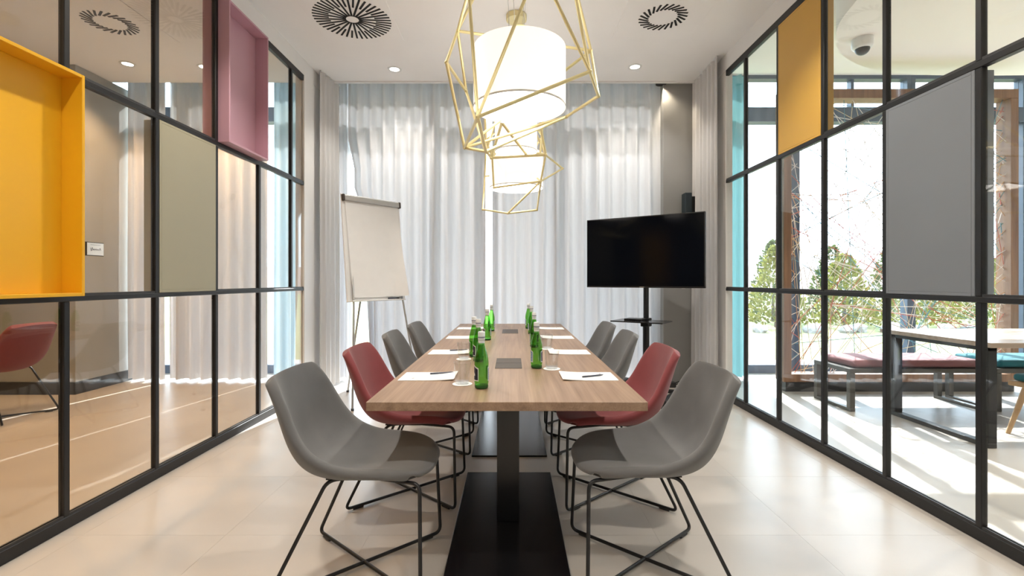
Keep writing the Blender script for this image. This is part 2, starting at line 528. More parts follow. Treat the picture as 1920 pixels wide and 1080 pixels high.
tray_box('infill_panel', 'flat ochre panel in the top row of the right glass wall', 1, 3.398 + g, 3.974 - g, 2.2585, 3.3245, 2.19, 2.285, 2.19, 'ochre_lacquer')
tray_box('infill_panel', 'flat slate grey panel in the middle row of the right glass wall', 1, 2.26 + g, 2.832 - g, 1.1495, 2.2245, 2.19, 2.285, 2.19, 'grey_lacquer')

# --- facade behind the curtains and in the lobby
wr = struct(MB().box(-7.5, 9.2, FAC, FAC + 0.12, 3.94, 4.05).build('wall_rear', 'plaster_white'))
MB().box(-7.5, 9.2, FAC, FAC + 0.12, -0.12, 0.05).build('sill', 'blue_steel', wr)
bays = [-7.5, -5.44, -3.91, -2.38, -0.85, 0.68, 2.21, 3.74, 5.27, 6.8, 9.2]
for i, (a, b) in enumerate(zip(bays, bays[1:])):
    m = MB()
    fw = 0.055
    m.box(a + 0.001, a + fw, FAC, FAC + 0.12, 0.05, 3.94).box(b - fw, b - 0.001, FAC, FAC + 0.12, 0.05, 3.94)
    m.box(a + fw, b - fw, FAC, FAC + 0.12, 0.05, 0.11).box(a + fw, b - fw, FAC, FAC + 0.12, 3.89, 3.94)
    w = struct(m.build('window_%d' % (i + 1), 'blue_steel'))
    MB().box(a + fw, b - fw, FAC - 0.02, FAC + 0.13, 3.32, 3.51, bev=0.004).build('transom', 'blue_steel', w)
    MB().box(a + fw, b - fw, FAC + 0.055, FAC + 0.063, 0.11, 3.32).build('pane', 'pane_window', w)
    MB().box(a + fw, b - fw, FAC + 0.055, FAC + 0.063, 3.51, 3.89).build('pane', 'pane_window', w)
    if i in (7, 8, 9):
        MB().box((a + b) / 2 - 0.02, (a + b) / 2 + 0.02, FAC + 0.02, FAC + 0.10, 3.51, 3.89).build('glazing_bar', 'blue_steel', w)

# grey pier in the right back corner
pier = struct(MB().box(1.79, WX, 5.70, FAC - 0.02, 0.0, 4.05, bev=0.004).build('wall_rear_pier', 'grey_wall'))

# ------------------------------------------------------------------ curtains
def curtain(name, label, p0, p1, z0, z1, mat, lam=0.16, amp=0.055, side=None, seed=1, group='floor length curtains', hem_flare=1.15, shift=None):
    rnd = random.Random(seed)
    p0 = Vector((*p0, 0)); p1 = Vector((*p1, 0))
    d = p1 - p0; Ln = d.length; d.normalize(); nrm = Vector((-d.y, d.x, 0))
    n = max(int(Ln / lam * 10), 20)
    ph = [0.0]
    for k in range(n):
        ph.append(ph[-1] + 2 * math.pi * (Ln / n) / lam * rnd.uniform(0.75, 1.25))
    a_k = [rnd.uniform(0.7, 1.2) for _ in range(int(ph[-1] / (2 * math.pi)) + 3)]
    rows = []
    zt = [0, 0.02, 0.12, 0.22, 0.32, 0.38, 0.48, 0.62, 0.75, 0.9, 1.0]
    for t in zt:
        z = z1 + (z0 - z1) * t
        row = []
        for k in range(n + 1):
            s = Ln * k / n
            am = amp * a_k[int(ph[k] / (2 * math.pi))] * (0.75 + (hem_flare - 0.75) * t)
            wob = 0.25 * math.sin(2.3 * t * 2 + a_k[int(ph[k] / (2 * math.pi))] * 9) * t
            off = am * (math.sin(ph[k] + wob) + 0.28 * math.sin(2 * ph[k] + 1.0 + wob))
            q = p0 + d * s + nrm * off
            if shift: q = q + Vector((*shift(t, s / Ln), 0))
            row.append((q.x, q.y, z))
        rows.append(row)
    c = ((p0 + p1) / 2)
    root = thing(name, label, 'curtain', (c.x, c.y, z0), 0, group)
    rows = [[(x - c.x, y - c.y, z - z0) for x, y, z in r] for r in rows]
    MB().grid(rows).build('drape', mat, root, smooth=180)
    tr = MB()
    a = p0 - c; b = p1 - c
    tr.tube([(a.x, a.y, z1 - z0 + 0.012), (b.x, b.y, z1 - z0 + 0.012)], 0.012, 6)
    tr.build('track', 'white_plastic', root)
    return root
YC = 5.83
curtain('curtain', 'wide white pleated curtain behind the flip chart, left of the bright gap', (-2.00, YC), (-0.325, YC), 0.03, 3.78, 'curtain_white', seed=3, shift=lambda t, u: ((0.075 * min(1, max(0, (t - 0.22) / 0.1)) + 0.12 * min(1, max(0, (t - 0.38) / 0.1)) + 0.08 * max(0, t - 0.62) / 0.38) * max(0, 1 - u / 0.22), 0))
curtain('curtain', 'narrow strip of white curtain in the back left corner', (-2.185, YC + 0.07), (-1.99, YC + 0.07), 0.03, 3.78, 'curtain_white', lam=0.085, amp=0.03, seed=31)
curtain('curtain', 'bright narrow sheer strip between the two wide white curtains', (-0.42, 6.0), (-0.15, 6.0), 0.03, 3.78, 'curtain_sheer', lam=0.14, amp=0.03, seed=32)
curtain('curtain', 'wide white pleated curtain behind the television, right of the bright gap', (-0.245, YC), (1.82, YC), 0.03, 3.78, 'curtain_white', seed=11)
curtain('curtain', 'pale gathered side curtain beside the flip chart at the left glass wall', (-2.12, 5.30), (-2.07, 5.74), 0.02, 3.54, 'curtain_side', lam=0.10, amp=0.03, seed=5)
curtain('curtain', 'pale gathered side curtain right of the television at the glass wall', (2.12, 4.96), (2.12, 5.62), 0.02, 3.54, 'curtain_side', lam=0.11, amp=0.03, seed=6)
curtain('curtain', 'teal sheer curtain beyond the far end of the right glass wall', (2.33, 5.98), (2.93, 5.98), 0.03, 3.78, 'curtain_teal', lam=0.13, amp=0.04, seed=8)
curtain('curtain', 'white curtain in the room beyond the left glass, by the grey wall', (-4.68, YC), (-4.205, YC), 0.03, 3.78, 'curtain_white', seed=14)
curtain('curtain', 'white curtain in the room beyond the left glass, right of a bright slit', (-4.165, YC), (-2.99, YC), 0.03, 3.78, 'curtain_white', seed=15)
curtain('curtain', 'slate blue sheer curtain at the far end of the left glass wall', (-2.96, 5.95), (-2.30, 5.95), 0.03, 3.78, 'curtain_slate', lam=0.12, amp=0.04, seed=16)

# ------------------------------------------------------------------ ceiling fittings
slot_long = MB().box(0.055, 0.335, -0.0085, 0.0085, -0.003, 0.004).mesh('slot', 'slot_black')
slot_short = MB().box(0.20, 0.335, -0.0085, 0.0085, -0.003, 0.004).mesh('slot', 'slot_black')
slot_ring = MB().box(0.115, 0.215, -0.009, 0.009, -0.003, 0.004, Matrix.Rotation(R(0), 4, 'Z')).mesh('slot', 'slot_black')
def vent(loc, label, kind):
    t = thing('ceiling_vent', label, 'vent', (loc[0], loc[1], CEIL - 0.008), 0)
    half = 0.37
    MB().box(-half, half, -half, half, 0.0, 0.008, bev=0.002).build('plate', 'plaster_ceiling', t)
    if kind == 'sun':
        for k in range(44):
            o = link('slot', slot_long if k % 2 == 0 else slot_short, t, (0, 0, 0), (0, 0, 2 * math.pi * k / 44 + 0.05))
    else:
        for k in range(24):
            a = 2 * math.pi * k / 24
            # swirl: slot turned off the radius
            sm = link('slot', slot_ring, t, (0.16 * math.cos(a) - 0.16 * math.cos(a + 0.6), 0.16 * math.sin(a) - 0.16 * math.sin(a + 0.6), 0), (0, 0, a + 0.6))
    return t
vent((-1.42, 4.26), 'large round ceiling vent with sunburst of black slots', 'sun')
vent((1.325, 4.23), 'small ceiling vent with a swirl ring of black slots, right of the lamps', 'ring')
vent((-3.62, 4.32), 'swirl ceiling vent in the room beyond the left glass wall', 'ring')

def downlight(x, y, z, label, watt, col=(1, 0.93, 0.83), group='recessed ceiling downlights', size=R(120)):
    t = thing('downlight', label, 'light', (x, y, z - 0.006), 0, group)
    MB().lathe([(0.052, 0.0), (0.074, 0.0), (0.076, 0.006), (0.050, 0.006)], 24, cap0=False, cap1=False).build('trim_ring', 'white_plastic', t, smooth=40)
    MB().lathe([(0.051, 0.0035), (0.051, 0.0055)], 20).build('lens', 'lamp_glow', t)
    spot('downlight_lamp', t, (0, 0, -0.012), watt, size, col)
    return t
downlight(-1.297, 5.28, CEIL, 'recessed downlight near the left back curtain', 20)
downlight(1.33, 5.22, CEIL, 'recessed downlight near the right back curtain', 20)
for y, wy in ((3.1, 'over the near half of the table'), (1.0, 'over the camera'), (-1.1, 'behind the camera')):  # out-of-view downlights added as fill for the meeting room
    for x, wx in ((-1.31, 'left'), (1.31, 'right')):
        downlight(x, y, CEIL, 'added unseen downlight on the %s side of the ceiling, %s' % (wx, wy), 48)
downlight(-4.13, 5.15, CEIL, 'recessed downlight beyond the left glass, above the yellow tray', 46, (1, 0.62, 0.31))
downlight(-3.35, 5.22, CEIL, 'recessed downlight beyond the left glass, nearer the pink tray', 46, (1, 0.62, 0.31))
for y, wy in ((3.2, 'level with the khaki panel'), (1.4, 'level with the table end'), (-0.5, 'behind the camera')):  # more downlights out of view, added for warm light from the left
    for x, wx in ((-3.3, 'near row'), (-5.2, 'far row')):
        downlight(x, y, CEIL, 'added unseen downlight beyond the left glass, %s, %s' % (wx, wy), 46, (1, 0.62, 0.31))
for x, y, wy in ((4.1, 3.2, 'over the table'), (4.1, 1.0, 'level with the camera'), (6.2, 2.2, 'deepest in the room')):  # unseen lamps added to lift the lobby brightness
    downlight(x, y, 3.60, 'added unseen downlight in the curved lobby ceiling, ' + wy, 60)

# little black spotlight hanging before the curtain
t = thing('spotlight', 'small black spotlight hanging at the top of the grey pier', 'light', (1.72, 5.69, 3.55))
MB().tube([(0, 0, 0.5), (0, 0, 0.035)], 0.011, 8).build('stem', 'black_steel', t)
MB().lathe([(0.03, 0.045), (0.058, 0.035), (0.062, 0.0), (0.056, 0.0)], 18, cx=0.04).build('head', 'black_steel', t, smooth=40)
MB().lathe([(0.055, 0.002), (0.055, 0.008)], 18, cx=0.04).build('lens', 'lamp_glow', t)
spot('spotlight_lamp', t, (0.04, -0.02, -0.02), 9, R(80), aim=(0.35, -0.02, -1.0))
MB().tube([(0, 0, 0.5), (0, 0, 0.51)], 0.03, 12).build('mount', 'black_steel', t)

# security dome on the lobby island
t = thing('dome_camera', 'white security dome camera on the curved lobby ceiling', 'camera', (3.44, 4.72, 3.60))
MB().lathe([(0.092, 0.0), (0.092, -0.075), (0.082, -0.09), (0.066, -0.098)], 24).build('housing', 'white_plastic', t, smooth=40)
MB().lathe([(0.064, -0.098)] + [(0.064 * math.cos(a), -0.098 - 0.06 * math.sin(a)) for a in (0.3, 0.6, 0.9, 1.2, 1.45)], 20).build('lens_dome', 'tv_body', t, smooth=60)

# ------------------------------------------------------------------ pendants
def pendant(loc, label, verts, edges, r=0.245, h=0.315, cdy=0.0):
    """verts in scene coordinates, the lamp's foot is the centre of its lower rim"""
    bx, by, bz = loc
    t = thing('pendant_lamp', label, 'lamp', loc, 0, 'pendant lamps over the table')
    MB().lathe([(r - 0.004, 0.0), (r, 0.0), (r, h), (r - 0.012, h + 0.002)], 48, cap0=False, cap1=False).build('shade', 'shade_fabric', t, smooth=40)
    MB().lathe([(r - 0.006, 0.010), (r - 0.006, 0.016)], 48).build('diffuser', 'diffuser', t)
    MB().lathe([(r - 0.006, h - 0.016), (r - 0.006, h - 0.010)], 48).build('added_uplight', 'diffuser', t)  # glowing disc hidden from below, added to brighten the ceiling
    MB().lathe([(r + 0.0005, -0.001), (r + 0.0015, 0.004), (r + 0.0005, 0.009), (r - 0.002, 0.004)], 48, cap0=False, cap1=False).build('rim', 'white_plastic', t, smooth=60)
    MB().lathe([(0.012, h + 0.004), (0.012, h + 0.06), (0.058, h + 0.062), (0.058, h + 0.105), (0.03, h + 0.115)], 24).build('cap', 'brass', t, smooth=35)
    top = CEIL - bz
    for dx in (-0.012, 0.012):
        MB().tube([(dx * 2, 0, h + 0.11), (dx * 6, cdy, top)], 0.0016, 5).build('cable', 'silver', t)
    MB().lathe([(0.088, top - 0.045), (0.09, top - 0.04), (0.09, top)], 24, cy=cdy).build('canopy', 'brass', t, smooth=35)
    V = {k: Vector(((px - 961) * d / FPX - bx, d - by, EYE - (py - 526) * d / FPX - bz)) for k, (px, py, d) in verts.items()}
    for a, b in edges:
        MB().tube([V[a], V[b]], 0.0085, 8).build('cage_bar', 'brass', t, smooth=40)
    joint = MB().lathe([(0.004, -0.0105), (0.0105, -0.004), (0.0105, 0.004), (0.004, 0.0105)], 10).mesh('joint', 'brass', 60)
    for k, v in V.items():
        link('joint', joint, t, v)
    # carrying rods from the cap to the cage
    return t
near_v = dict(a=(837, 117, 2.55), b=(871, 277, 2.74), c=(896, 219, 2.16), e=(911, 284, 2.55), g=(1122, 180, 2.52), h=(1106, 134, 2.26), i=(1062, 219, 2.86),
              j=(858, 58, 2.80), k=(1108, 95, 2.86), m=(874, 171, 2.92), t=(879, -17, 2.36), u=(1065, -80, 2.58), w=(1010, -66, 2.34), x=(935, -100, 2.9))
near_e = ['tj', 'ja', 'tc', 'cw', 'ch', 'hu', 'ku', 'hg', 'kg', 'gi', 'ie', 'ib', 'ab', 'am', 'me', 'bc', 'be', 'ce', 'jm', 'jk', 'kb', 'tw', 'wu', 'xu', 'xt', 'xj', 'hw']
pendant((0.037, 2.56, 2.14), 'nearer white drum pendant in an angular brass wire cage', near_v, near_e)
mid_v = dict(a=(921, 296, 3.16), b=(1023, 290, 3.20), c=(912, 284, 3.62), d=(1013, 288, 3.66), e=(941, 230, 3.14), f=(986, 289, 3.15), g=(909, 214, 3.60), h=(1011, 222, 3.16), i=(1020, 200, 3.66), j=(965, 96, 3.42), k=(936, 205, 3.70))
mid_e = ['ab', 'ac', 'bd', 'cd', 'ef', 'ea', 'ca', 'gc', 'hb', 'id', 'gk', 'kc', 'ej', 'hj', 'gj', 'ij', 'kj', 'eg', 'hi']
pendant((0.025, 3.42, 2.14), 'small white drum pendant in a brass cage, middle of the row', mid_v, mid_e, 0.150, 0.26)
far_v = dict(a=(923, 296, 4.08), b=(1023, 291, 4.08), c=(926, 352, 4.10), d=(1014, 340, 4.10), e=(909, 331, 4.62), f=(989, 318, 4.74), g=(991, 300, 4.78),
             h=(1055, 316, 4.42), i=(905, 393, 4.42), j=(952, 400, 4.18), k=(1007, 394, 4.52), n=(912, 262, 4.60), p=(1016, 255, 4.7), q=(985, 205, 4.4), r=(1035, 300, 4.3))
far_e = ['ab', 'ac', 'cd', 'bd', 'ef', 'fg', 'fd', 'br', 'rh', 'hd', 'ei', 'ij', 'jk', 'kd', 'jd', 'na', 'ne', 'pb', 'pg', 'qn', 'qp', 'qa', 'qb']
pendant((0.034, 4.41, 2.07), 'farthest white drum pendant in an angular brass cage', far_v, far_e, cdy=-0.20)

# ------------------------------------------------------------------ meeting table
TZ = 0.74
TX0, TX1, TY0, TY1 = -0.585, 0.54, 1.914, 5.39
tcx = (TX0 + TX1) / 2
tb = thing('meeting_table', 'long wooden meeting table on black pedestal plates', 'table', (tcx, (TY0 + TY1) / 2, 0))
tcy = (TY0 + TY1) / 2
MB().box(TX0 - tcx, TX1 - tcx, TY0 - tcy, TY1 - tcy, TZ - 0.036, TZ, bev=0.0015).build('tabletop', 'table_wood', tb)
for py0 in (1.90, 3.33):
    pc = py0 + 0.57 - tcy
    MB().box(-0.262, 0.262, py0 - tcy, py0 + 1.14 - tcy, 0.0, 0.012, bev=0.002).build('base_plate', 'black_plate', tb)
    MB().box(-0.056, 0.056, pc - 0.056, pc + 0.056, 0.012, TZ - 0.044, bev=0.003).build('column', 'black_plate', tb)
    MB().box(-0.17, 0.17, pc - 0.17, pc + 0.17, TZ - 0.044, TZ - 0.036).build('mount_plate', 'black_steel', tb)
for ya, yb in ((2.645, 2.985), (4.40, 4.76)):
    l = MB().box(-0.075, 0.075, ya - tcy, yb - tcy, TZ, TZ + 0.0022, bev=0.0008).build('cable_lid', 'lid_grey', tb)
    l['label'] = 'dark metal cable lid set in the tabletop'
    MB().box(-0.075, 0.075, (ya + yb) / 2 - 0.0015 - tcy, (ya + yb) / 2 + 0.0015 - tcy, TZ + 0.0021, TZ + 0.0026).build('lid_seam', 'slot_black', l)

# ------------------------------------------------------------------ chairs
def make_shell_mesh(name, mat):
    cen = [(.318, .440), (.326, .456), (.305, .474), (.22, .481), (.10, .471), (-.02, .459), (-.11, .461), (-.178, .487), (-.222, .55), (-.252, .635), (-.280, .735), (-.302, .82), (-.309, .846), (-.312, .853)]
    edg = [(.262, .446), (.268, .462), (.250, .482), (.19, .504), (.10, .514), (.02, .522), (-.055, .544), (-.115, .584), (-.160, .642), (-.196, .712), (-.236, .785), (-.268, .828), (-.283, .842), (-.290, .846)]
    hw = [.185, .205, .224, .242, .249, .251, .251, .249, .243, .233, .220, .208, .198, .188]
    rows = catmull([(*a, *b, w) for a, b, w in zip(cen, edg, hw)], 2)
    m = MB(); NV = 14
    grid = []
    for cx, cz, ex, ez, w in rows:
        r = []
        for k in range(NV + 1):
            v = -1 + 2 * k / NV
            s = math.copysign(abs(v) ** 0.92, v)
            f = abs(v) ** 2.6
            r.append((cx + (ex - cx) * f, s * w, cz + (ez - cz) * f))
        grid.append(r)
    m.grid(grid)
    me = bpy.data.meshes.new('tmp'); me.from_pydata(m.v, [], m.f); me.update()
    bm = bmesh.new(); bm.from_mesh(me)
    bmesh.ops.recalc_face_normals(bm, faces=bm.faces[:])
    bm.faces.ensure_lookup_table()
    cf = min(bm.faces, key=lambda f: (f.calc_center_median() - Vector((0, 0, 0.46))).length)
    if cf.normal.z < 0:
        bmesh.ops.reverse_faces(bm, faces=bm.faces[:])
    bm.to_mesh(me); bm.free()
    tmp = bpy.data.objects.new('tmp', me); COL.objects.link(tmp)
    so = tmp.modifiers.new('s', 'SOLIDIFY'); so.thickness = 0.042; so.offset = -1; so.use_even_offset = False
    bv = tmp.modifiers.new('b', 'SUBSURF'); bv.levels = 2; bv.render_levels = 2
    dg = bpy.context.evaluated_depsgraph_get()
    out = bpy.data.meshes.new_from_object(tmp.evaluated_get(dg))
    bpy.data.objects.remove(tmp); bpy.data.meshes.remove(me)
    out.name = name
    out.materials.clear(); out.materials.append(M[mat])
    out.polygons.foreach_set('use_smooth', [True] * len(out.polygons))
    return out

def make_chair(mat, label, loc, rz, group):
    t = thing('shell_chair', label, 'chair', loc, rz, group)
    sh = link('seat_shell', make_shell_mesh('seat_shell', mat), t)
    for s in (1, -1):
        z = 0.0145 if s > 0 else 0.0150
        pts = fillet([(.10, s * .15, .4365), (.285, s * .205, .4365), (.297, s * .250, z), (-.285, -s * .255, z), (-.085, -s * .175, .4365), (.02, -s * .13, .4365)], 0.035, 6)
        lg = MB().tube(pts, 0.0078, 8).build('sled_leg', 'black_steel', t, smooth=60)
        for px, py, sgn in ((.297, s * .250, -1), (-.285, -s * .255, 1)):
            q = Vector((px, py, 0)); d = Vector((-px, -py, 0)).normalized()
            a = q + d * 0.045; b = q + d * 0.10
            MB().tube([(a.x, a.y, .0085), (b.x, b.y, .0085)], 0.0085, 8).build('glide', 'dark_trim', lg, smooth=60)
    MB().box(-0.10, 0.12, -0.15, 0.15, 0.4285, 0.4340).build('mount_plate', 'black_steel', t)
    return t
G1 = 'shell chairs along the left side of the table'; G2 = 'shell chairs along the right side of the table'
cg = make_chair('grey_fabric', 'grey upholstered shell chair nearest the camera, left of the table', (-0.645, 2.065, 0), R(0), G1)
cr = make_chair('red_fabric', 'brick red shell chair on the left of the table', (-0.60, 2.79, 0), R(0), G1)
dup(cg, (-0.60, 3.57, 0), R(2), 'dark grey shell chair on the left, just past the red one', G1)
dup(cg, (-0.58, 4.31, 0), R(-2), 'dark grey shell chair on the left, farthest from the camera', G1)
dup(cg, (0.585, 2.09, 0), R(180), 'grey upholstered shell chair nearest the camera, right of the table', G2)
dup(cr, (0.58, 2.77, 0), R(180), 'brick red shell chair on the right of the table', G2)
dup(cg, (0.565, 3.57, 0), R(180), 'taupe grey shell chair on the right, just past the red one', G2)
dup(cg, (0.56, 4.31, 0), R(182), 'taupe grey shell chair on the right, farthest from the camera', G2)
dup(cr, (-4.555, 4.27, 0), R(180), 'dim red shell chair in the room beyond the left glass wall', 'chair beyond the glass')

# ------------------------------------------------------------------ things on the table
BPROF = [(0.0285, 0.016), (0.031, 0.020), (0.032, 0.03), (0.032, 0.118), (0.0305, 0.135), (0.026, 0.156), (0.0195, 0.178), (0.0152, 0.196), (0.0138, 0.212), (0.0138, 0.228)]
def label_patch(a0, a1, z0, z1, r, peak, n=8):
    m = MB()
    lo = [(r * math.cos(a0 + (a1 - a0) * k / n), r * math.sin(a0 + (a1 - a0) * k / n), z0) for k in range(n + 1)]
    hi = []
    for k in range(n + 1):
        f = 1 - abs(2 * k / n - 1)
        hi.append((r * math.cos(a0 + (a1 - a0) * k / n), r * math.sin(a0 + (a1 - a0) * k / n), z1 + peak * f))
    m.grid([lo, hi]); return m
def make_bottle(label, loc, rz, group):
    t = thing('water_bottle', label, 'bottle', loc, rz, group)
    MB().lathe(BPROF, 28, cap0=False, cap1=False).build('glass_body', 'bottle_green', t, smooth=60)
    MB().lathe([(0.024, 0.0), (0.029, 0.002), (0.031, 0.008), (0.0305, 0.016), (0.02, 0.0145)], 28).build('thick_base', 'bottle_base', t, smooth=50)
    cp = MB().lathe([(0.0152, 0.218), (0.0160, 0.221), (0.0160, 0.250), (0.0145, 0.2545)], 24).build('cap', 'cap_white', t, smooth=40)
    MB().lathe([(0.01615, 0.2265), (0.01615, 0.233)], 24, cap0=False, cap1=False).build('cap_print', 'ink_grey', cp)
    MB().lathe([(0.0143, 0.196), (0.0150, 0.2165)], 20, cap0=False, cap1=False).build('neck_foil', 'cap_white', t, smooth=40)
    for ac, col in ((math.pi, 'label_navy'), (0.0, 'label_blue')):
        wd = 0.95 if col == 'label_navy' else 0.72
        lb = label_patch(ac - wd, ac + wd, 0.036, 0.094, 0.0324, 0.012).build('label_border', 'label_white', t, smooth=60)
        label_patch(ac - wd + 0.11, ac + wd - 0.11, 0.0405, 0.0895, 0.0328, 0.011).build('label_print', col, lb, smooth=60)
        if col == 'label_navy':
            label_patch(ac - 0.28, ac + 0.28, 0.058, 0.066, 0.0331, 0.007).build('label_emblem', 'label_white', lb)
        else:
            for q in range(5):
                label_patch(ac - 0.5, ac + 0.5, 0.046 + q * 0.009, 0.0485 + q * 0.009, 0.0331, 0).build('label_line', 'label_white', lb)
    return t
GB = 'green water bottles on the table'
b0 = make_bottle('green glass water bottle nearest the camera, by the near tumbler', (-0.140, 2.165, TZ), R(15), GB)
for x, y, rz, lab in ((-0.205, 2.88, 10, 'green water bottle on the left, directly behind the nearest bottle'),
                      (-0.245, 3.06, -10, 'green water bottle at the left, beside the second bottle of the left row'),
                      (-0.205, 3.90, 5, 'green water bottle in the left row, second from the far end'),
                      (-0.203, 4.62, 0, 'green water bottle at the far end of the left row'),
                      (0.133, 2.66, 188, 'green water bottle nearest the camera in the right row'),
                      (0.158, 3.50, 170, 'green water bottle in the right row, second from the camera'),
                      (0.172, 4.35, 180, 'green water bottle in the right row, third from the camera'),
                      (0.160, 4.84, 185, 'green water bottle at the far end of the right row')):
    dup(b0, (x, y, TZ), R(rz), lab, GB)

def make_tumbler(label, loc, group):
    t = thing('tumbler', label, 'glass', (loc[0], loc[1], loc[2] + 0.0035), 0, group)
    MB().lathe([(0.031, 0.0), (0.034, 0.003), (0.037, 0.05), (0.0415, 0.100), (0.0403, 0.100), (0.0345, 0.05), (0.0315, 0.014), (0.02, 0.011)], 28).build('glass_wall', 'tumbler_glass', t, smooth=50)
    MB().lathe([(0.030, 0.001), (0.0312, 0.010)], 28).build('thick_base', 'tumbler_glass', t, smooth=50)
    return t
def make_coaster(label, loc, group):
    t = thing('coaster', label, 'coaster', loc, 0, group)
    MB().lathe([(0.046, 0.0), (0.047, 0.001), (0.047, 0.0022), (0.046, 0.0032)], 20).build('disc', 'paper', t, smooth=40)
    MB().lathe([(0.034, 0.0031), (0.034, 0.0034), (0.033, 0.0034), (0.033, 0.0031)], 20, cap0=False, cap1=False).build('printed_ring', 'label_white', t)
    return t
GT = 'clear tumblers on the table'; GC = 'white coasters under the tumblers'
tum = None
for x, y, where in ((-0.235, 2.245, 'beside the nearest green bottle'), (0.215, 2.63, 'right of the nearest bottle in the right row'),
                    (-0.300, 2.955, 'beside the second writing pad on the left'), (0.245, 3.40, 'beside the second writing pad on the right')):
    if tum is None:
        tum = make_tumbler('clear glass tumbler ' + where, (x, y, TZ), GT); coa = make_coaster('white coaster under the tumbler ' + where, (x, y, TZ), GC)
    else:
        dup(tum, (x, y, TZ + 0.0035), 0, 'clear glass tumbler ' + where, GT); dup(coa, (x, y, TZ), 0, 'white coaster under the tumbler ' + where, GC)

def make_pad(label, loc, rz, group, curl):
    t = thing('writing_pad', label, 'notepad', loc, rz, group)
    m = MB(); n = 8; w = 0.135; h = 0.10
    def zc(x): return 0.0025 + (curl * max(0, (x / w)) ** 2)
    top = [[(-w + 2 * w * k / n, s * h, zc(-w + 2 * w * k / n) + 0.0012) for k in range(n + 1)] for s in (-1, 1)]
    bot = [[(-w + 2 * w * k / n, s * h, zc(-w + 2 * w * k / n) - 0.0024) for k in range(n + 1)] for s in (-1, 1)]
    a = m.ring(top[0] + top[1][::-1]); b = m.ring(bot[0] + bot[1][::-1])
    m.quad_strip(a, b)
    k = n + 1
    for q in range(n):
        m.f.append((a[q], a[q + 1], a[2 * k - 2 - q], a[2 * k - 1 - q])); m.f.append((b[q], b[2 * k - 1 - q], b[2 * k - 2 - q], b[q + 1]))
    sh = m.build('paper_sheets', 'paper', t)
    MB().lathe([(0.008, 0.0038), (0.008, 0.0042)], 12, cx=-0.07, cy=-0.055).box(-0.055, -0.01, -0.058, -0.052, 0.0037, 0.0041).build('printed_logo', 'ink_grey', t)
    return t
GP = 'white writing pads on the table'
ordn = ('nearest the camera', 'second from the camera', 'third from the camera', 'farthest from the camera')
p0 = None
for k, y in enumerate((2.42, 3.24, 4.08, 4.85)):
    for s, x in ((-1, -0.42), (1, 0.378)):
        lab = 'white writing pad on the %s side of the table, %s' % ('left' if s < 0 else 'right', ordn[k])
        rz = R(0 if s < 0 else 180)
        if p0 is None: p0 = make_pad(lab, (x, y, TZ), rz, GP, 0.007)
        else: dup(p0, (x, y, TZ), rz, lab, GP)
def make_pen(label, loc, rz, group):
    t = thing('pen', label, 'pen', loc, rz, group)
    MB().tube([(-0.06, 0, 0.0045), (0.045, 0, 0.0045), (0.058, 0, 0.0045), (0.066, 0, 0.0045)], [0.0042, 0.0042, 0.003, 0.0008], 8).build('barrel', 'pen_dark', t, smooth=50)
    MB().box(-0.058, -0.02, -0.0012, 0.0012, 0.0086, 0.0098).build('clip', 'silver', t)
    return t
pen = make_pen('dark ballpoint pen on the near left writing pad', (-0.365, 2.475, TZ + 0.0042), R(20), 'pens on the writing pads')
dup(pen, (0.40, 2.40, TZ + 0.0042), R(25), 'dark ballpoint pen on the near right writing pad', 'pens on the writing pads')
dup(pen, (-0.37, 3.29, TZ + 0.0042), R(15), 'dark ballpoint pen on the second writing pad at left', 'pens on the writing pads')

# ------------------------------------------------------------------ television and stand
TVA = math.atan2(-0.70, 1.03)
tvx, tvy, tvz = 1.343, 4.97, 1.15
tv = thing('television', 'large flat black television turned toward the table', 'television', (tvx, tvy, tvz), TVA)
W2 = 0.622; TH = 0.742
MB().box(-W2, W2, -0.012, 0.028, 0.0, TH, bev=0.004, seg=2).build('bezel', 'tv_body', tv)
MB().box(-W2 + 0.011, W2 - 0.011, -0.0135, -0.0118, 0.017, TH - 0.011).build('screen', 'tv_screen', tv)
MB().box(-0.35, 0.35, 0.028, 0.065, 0.12, 0.56, bev=0.012).build('rear_housing', 'tv_body', tv)
MB().box(-0.024, 0.024, -0.0138, -0.012, 0.0050, 0.0105).build('logo', 'silver', tv)
MB().box(0.40, 0.43, -0.012, 0.01, -0.006, 0.0).build('sensor', 'silver', tv)
st = thing('tv_stand', 'black television stand with a pole and a small shelf', 'stand', (tvx, tvy, 0), TVA)
def lpt(px, d):     # local coordinates in the stand's turned frame
    v = Vector(((px - 961) * d / FPX - tvx, d - tvy, 0)); v.rotate(Matrix.Rotation(-TVA, 3, 'Z')); return v
MB().tube([(0, 0.12, 0.06), (0, 0.12, 0.80)], 0.034, 14).tube([(0, 0.12, 0.80), (0, 0.12, 1.75)], 0.028, 14).build('pole', 'black_steel', st, smooth=40)
MB().box(-0.045, 0.045, 0.07, 0.17, 0.74, 0.83, bev=0.006).build('shelf_clamp', 'black_steel', st)
MB().box(-0.27, 0.27, -0.20, 0.14, 0.800, 0.812, bev=0.003).build('shelf', 'black_plate', st)
MB().box(-0.25, 0.25, 0.068, 0.092, 1.40, 1.66).box(-0.03, 0.03, 0.09, 0.15, 1.42, 1.64).build('tv_mount', 'black_steel', st)
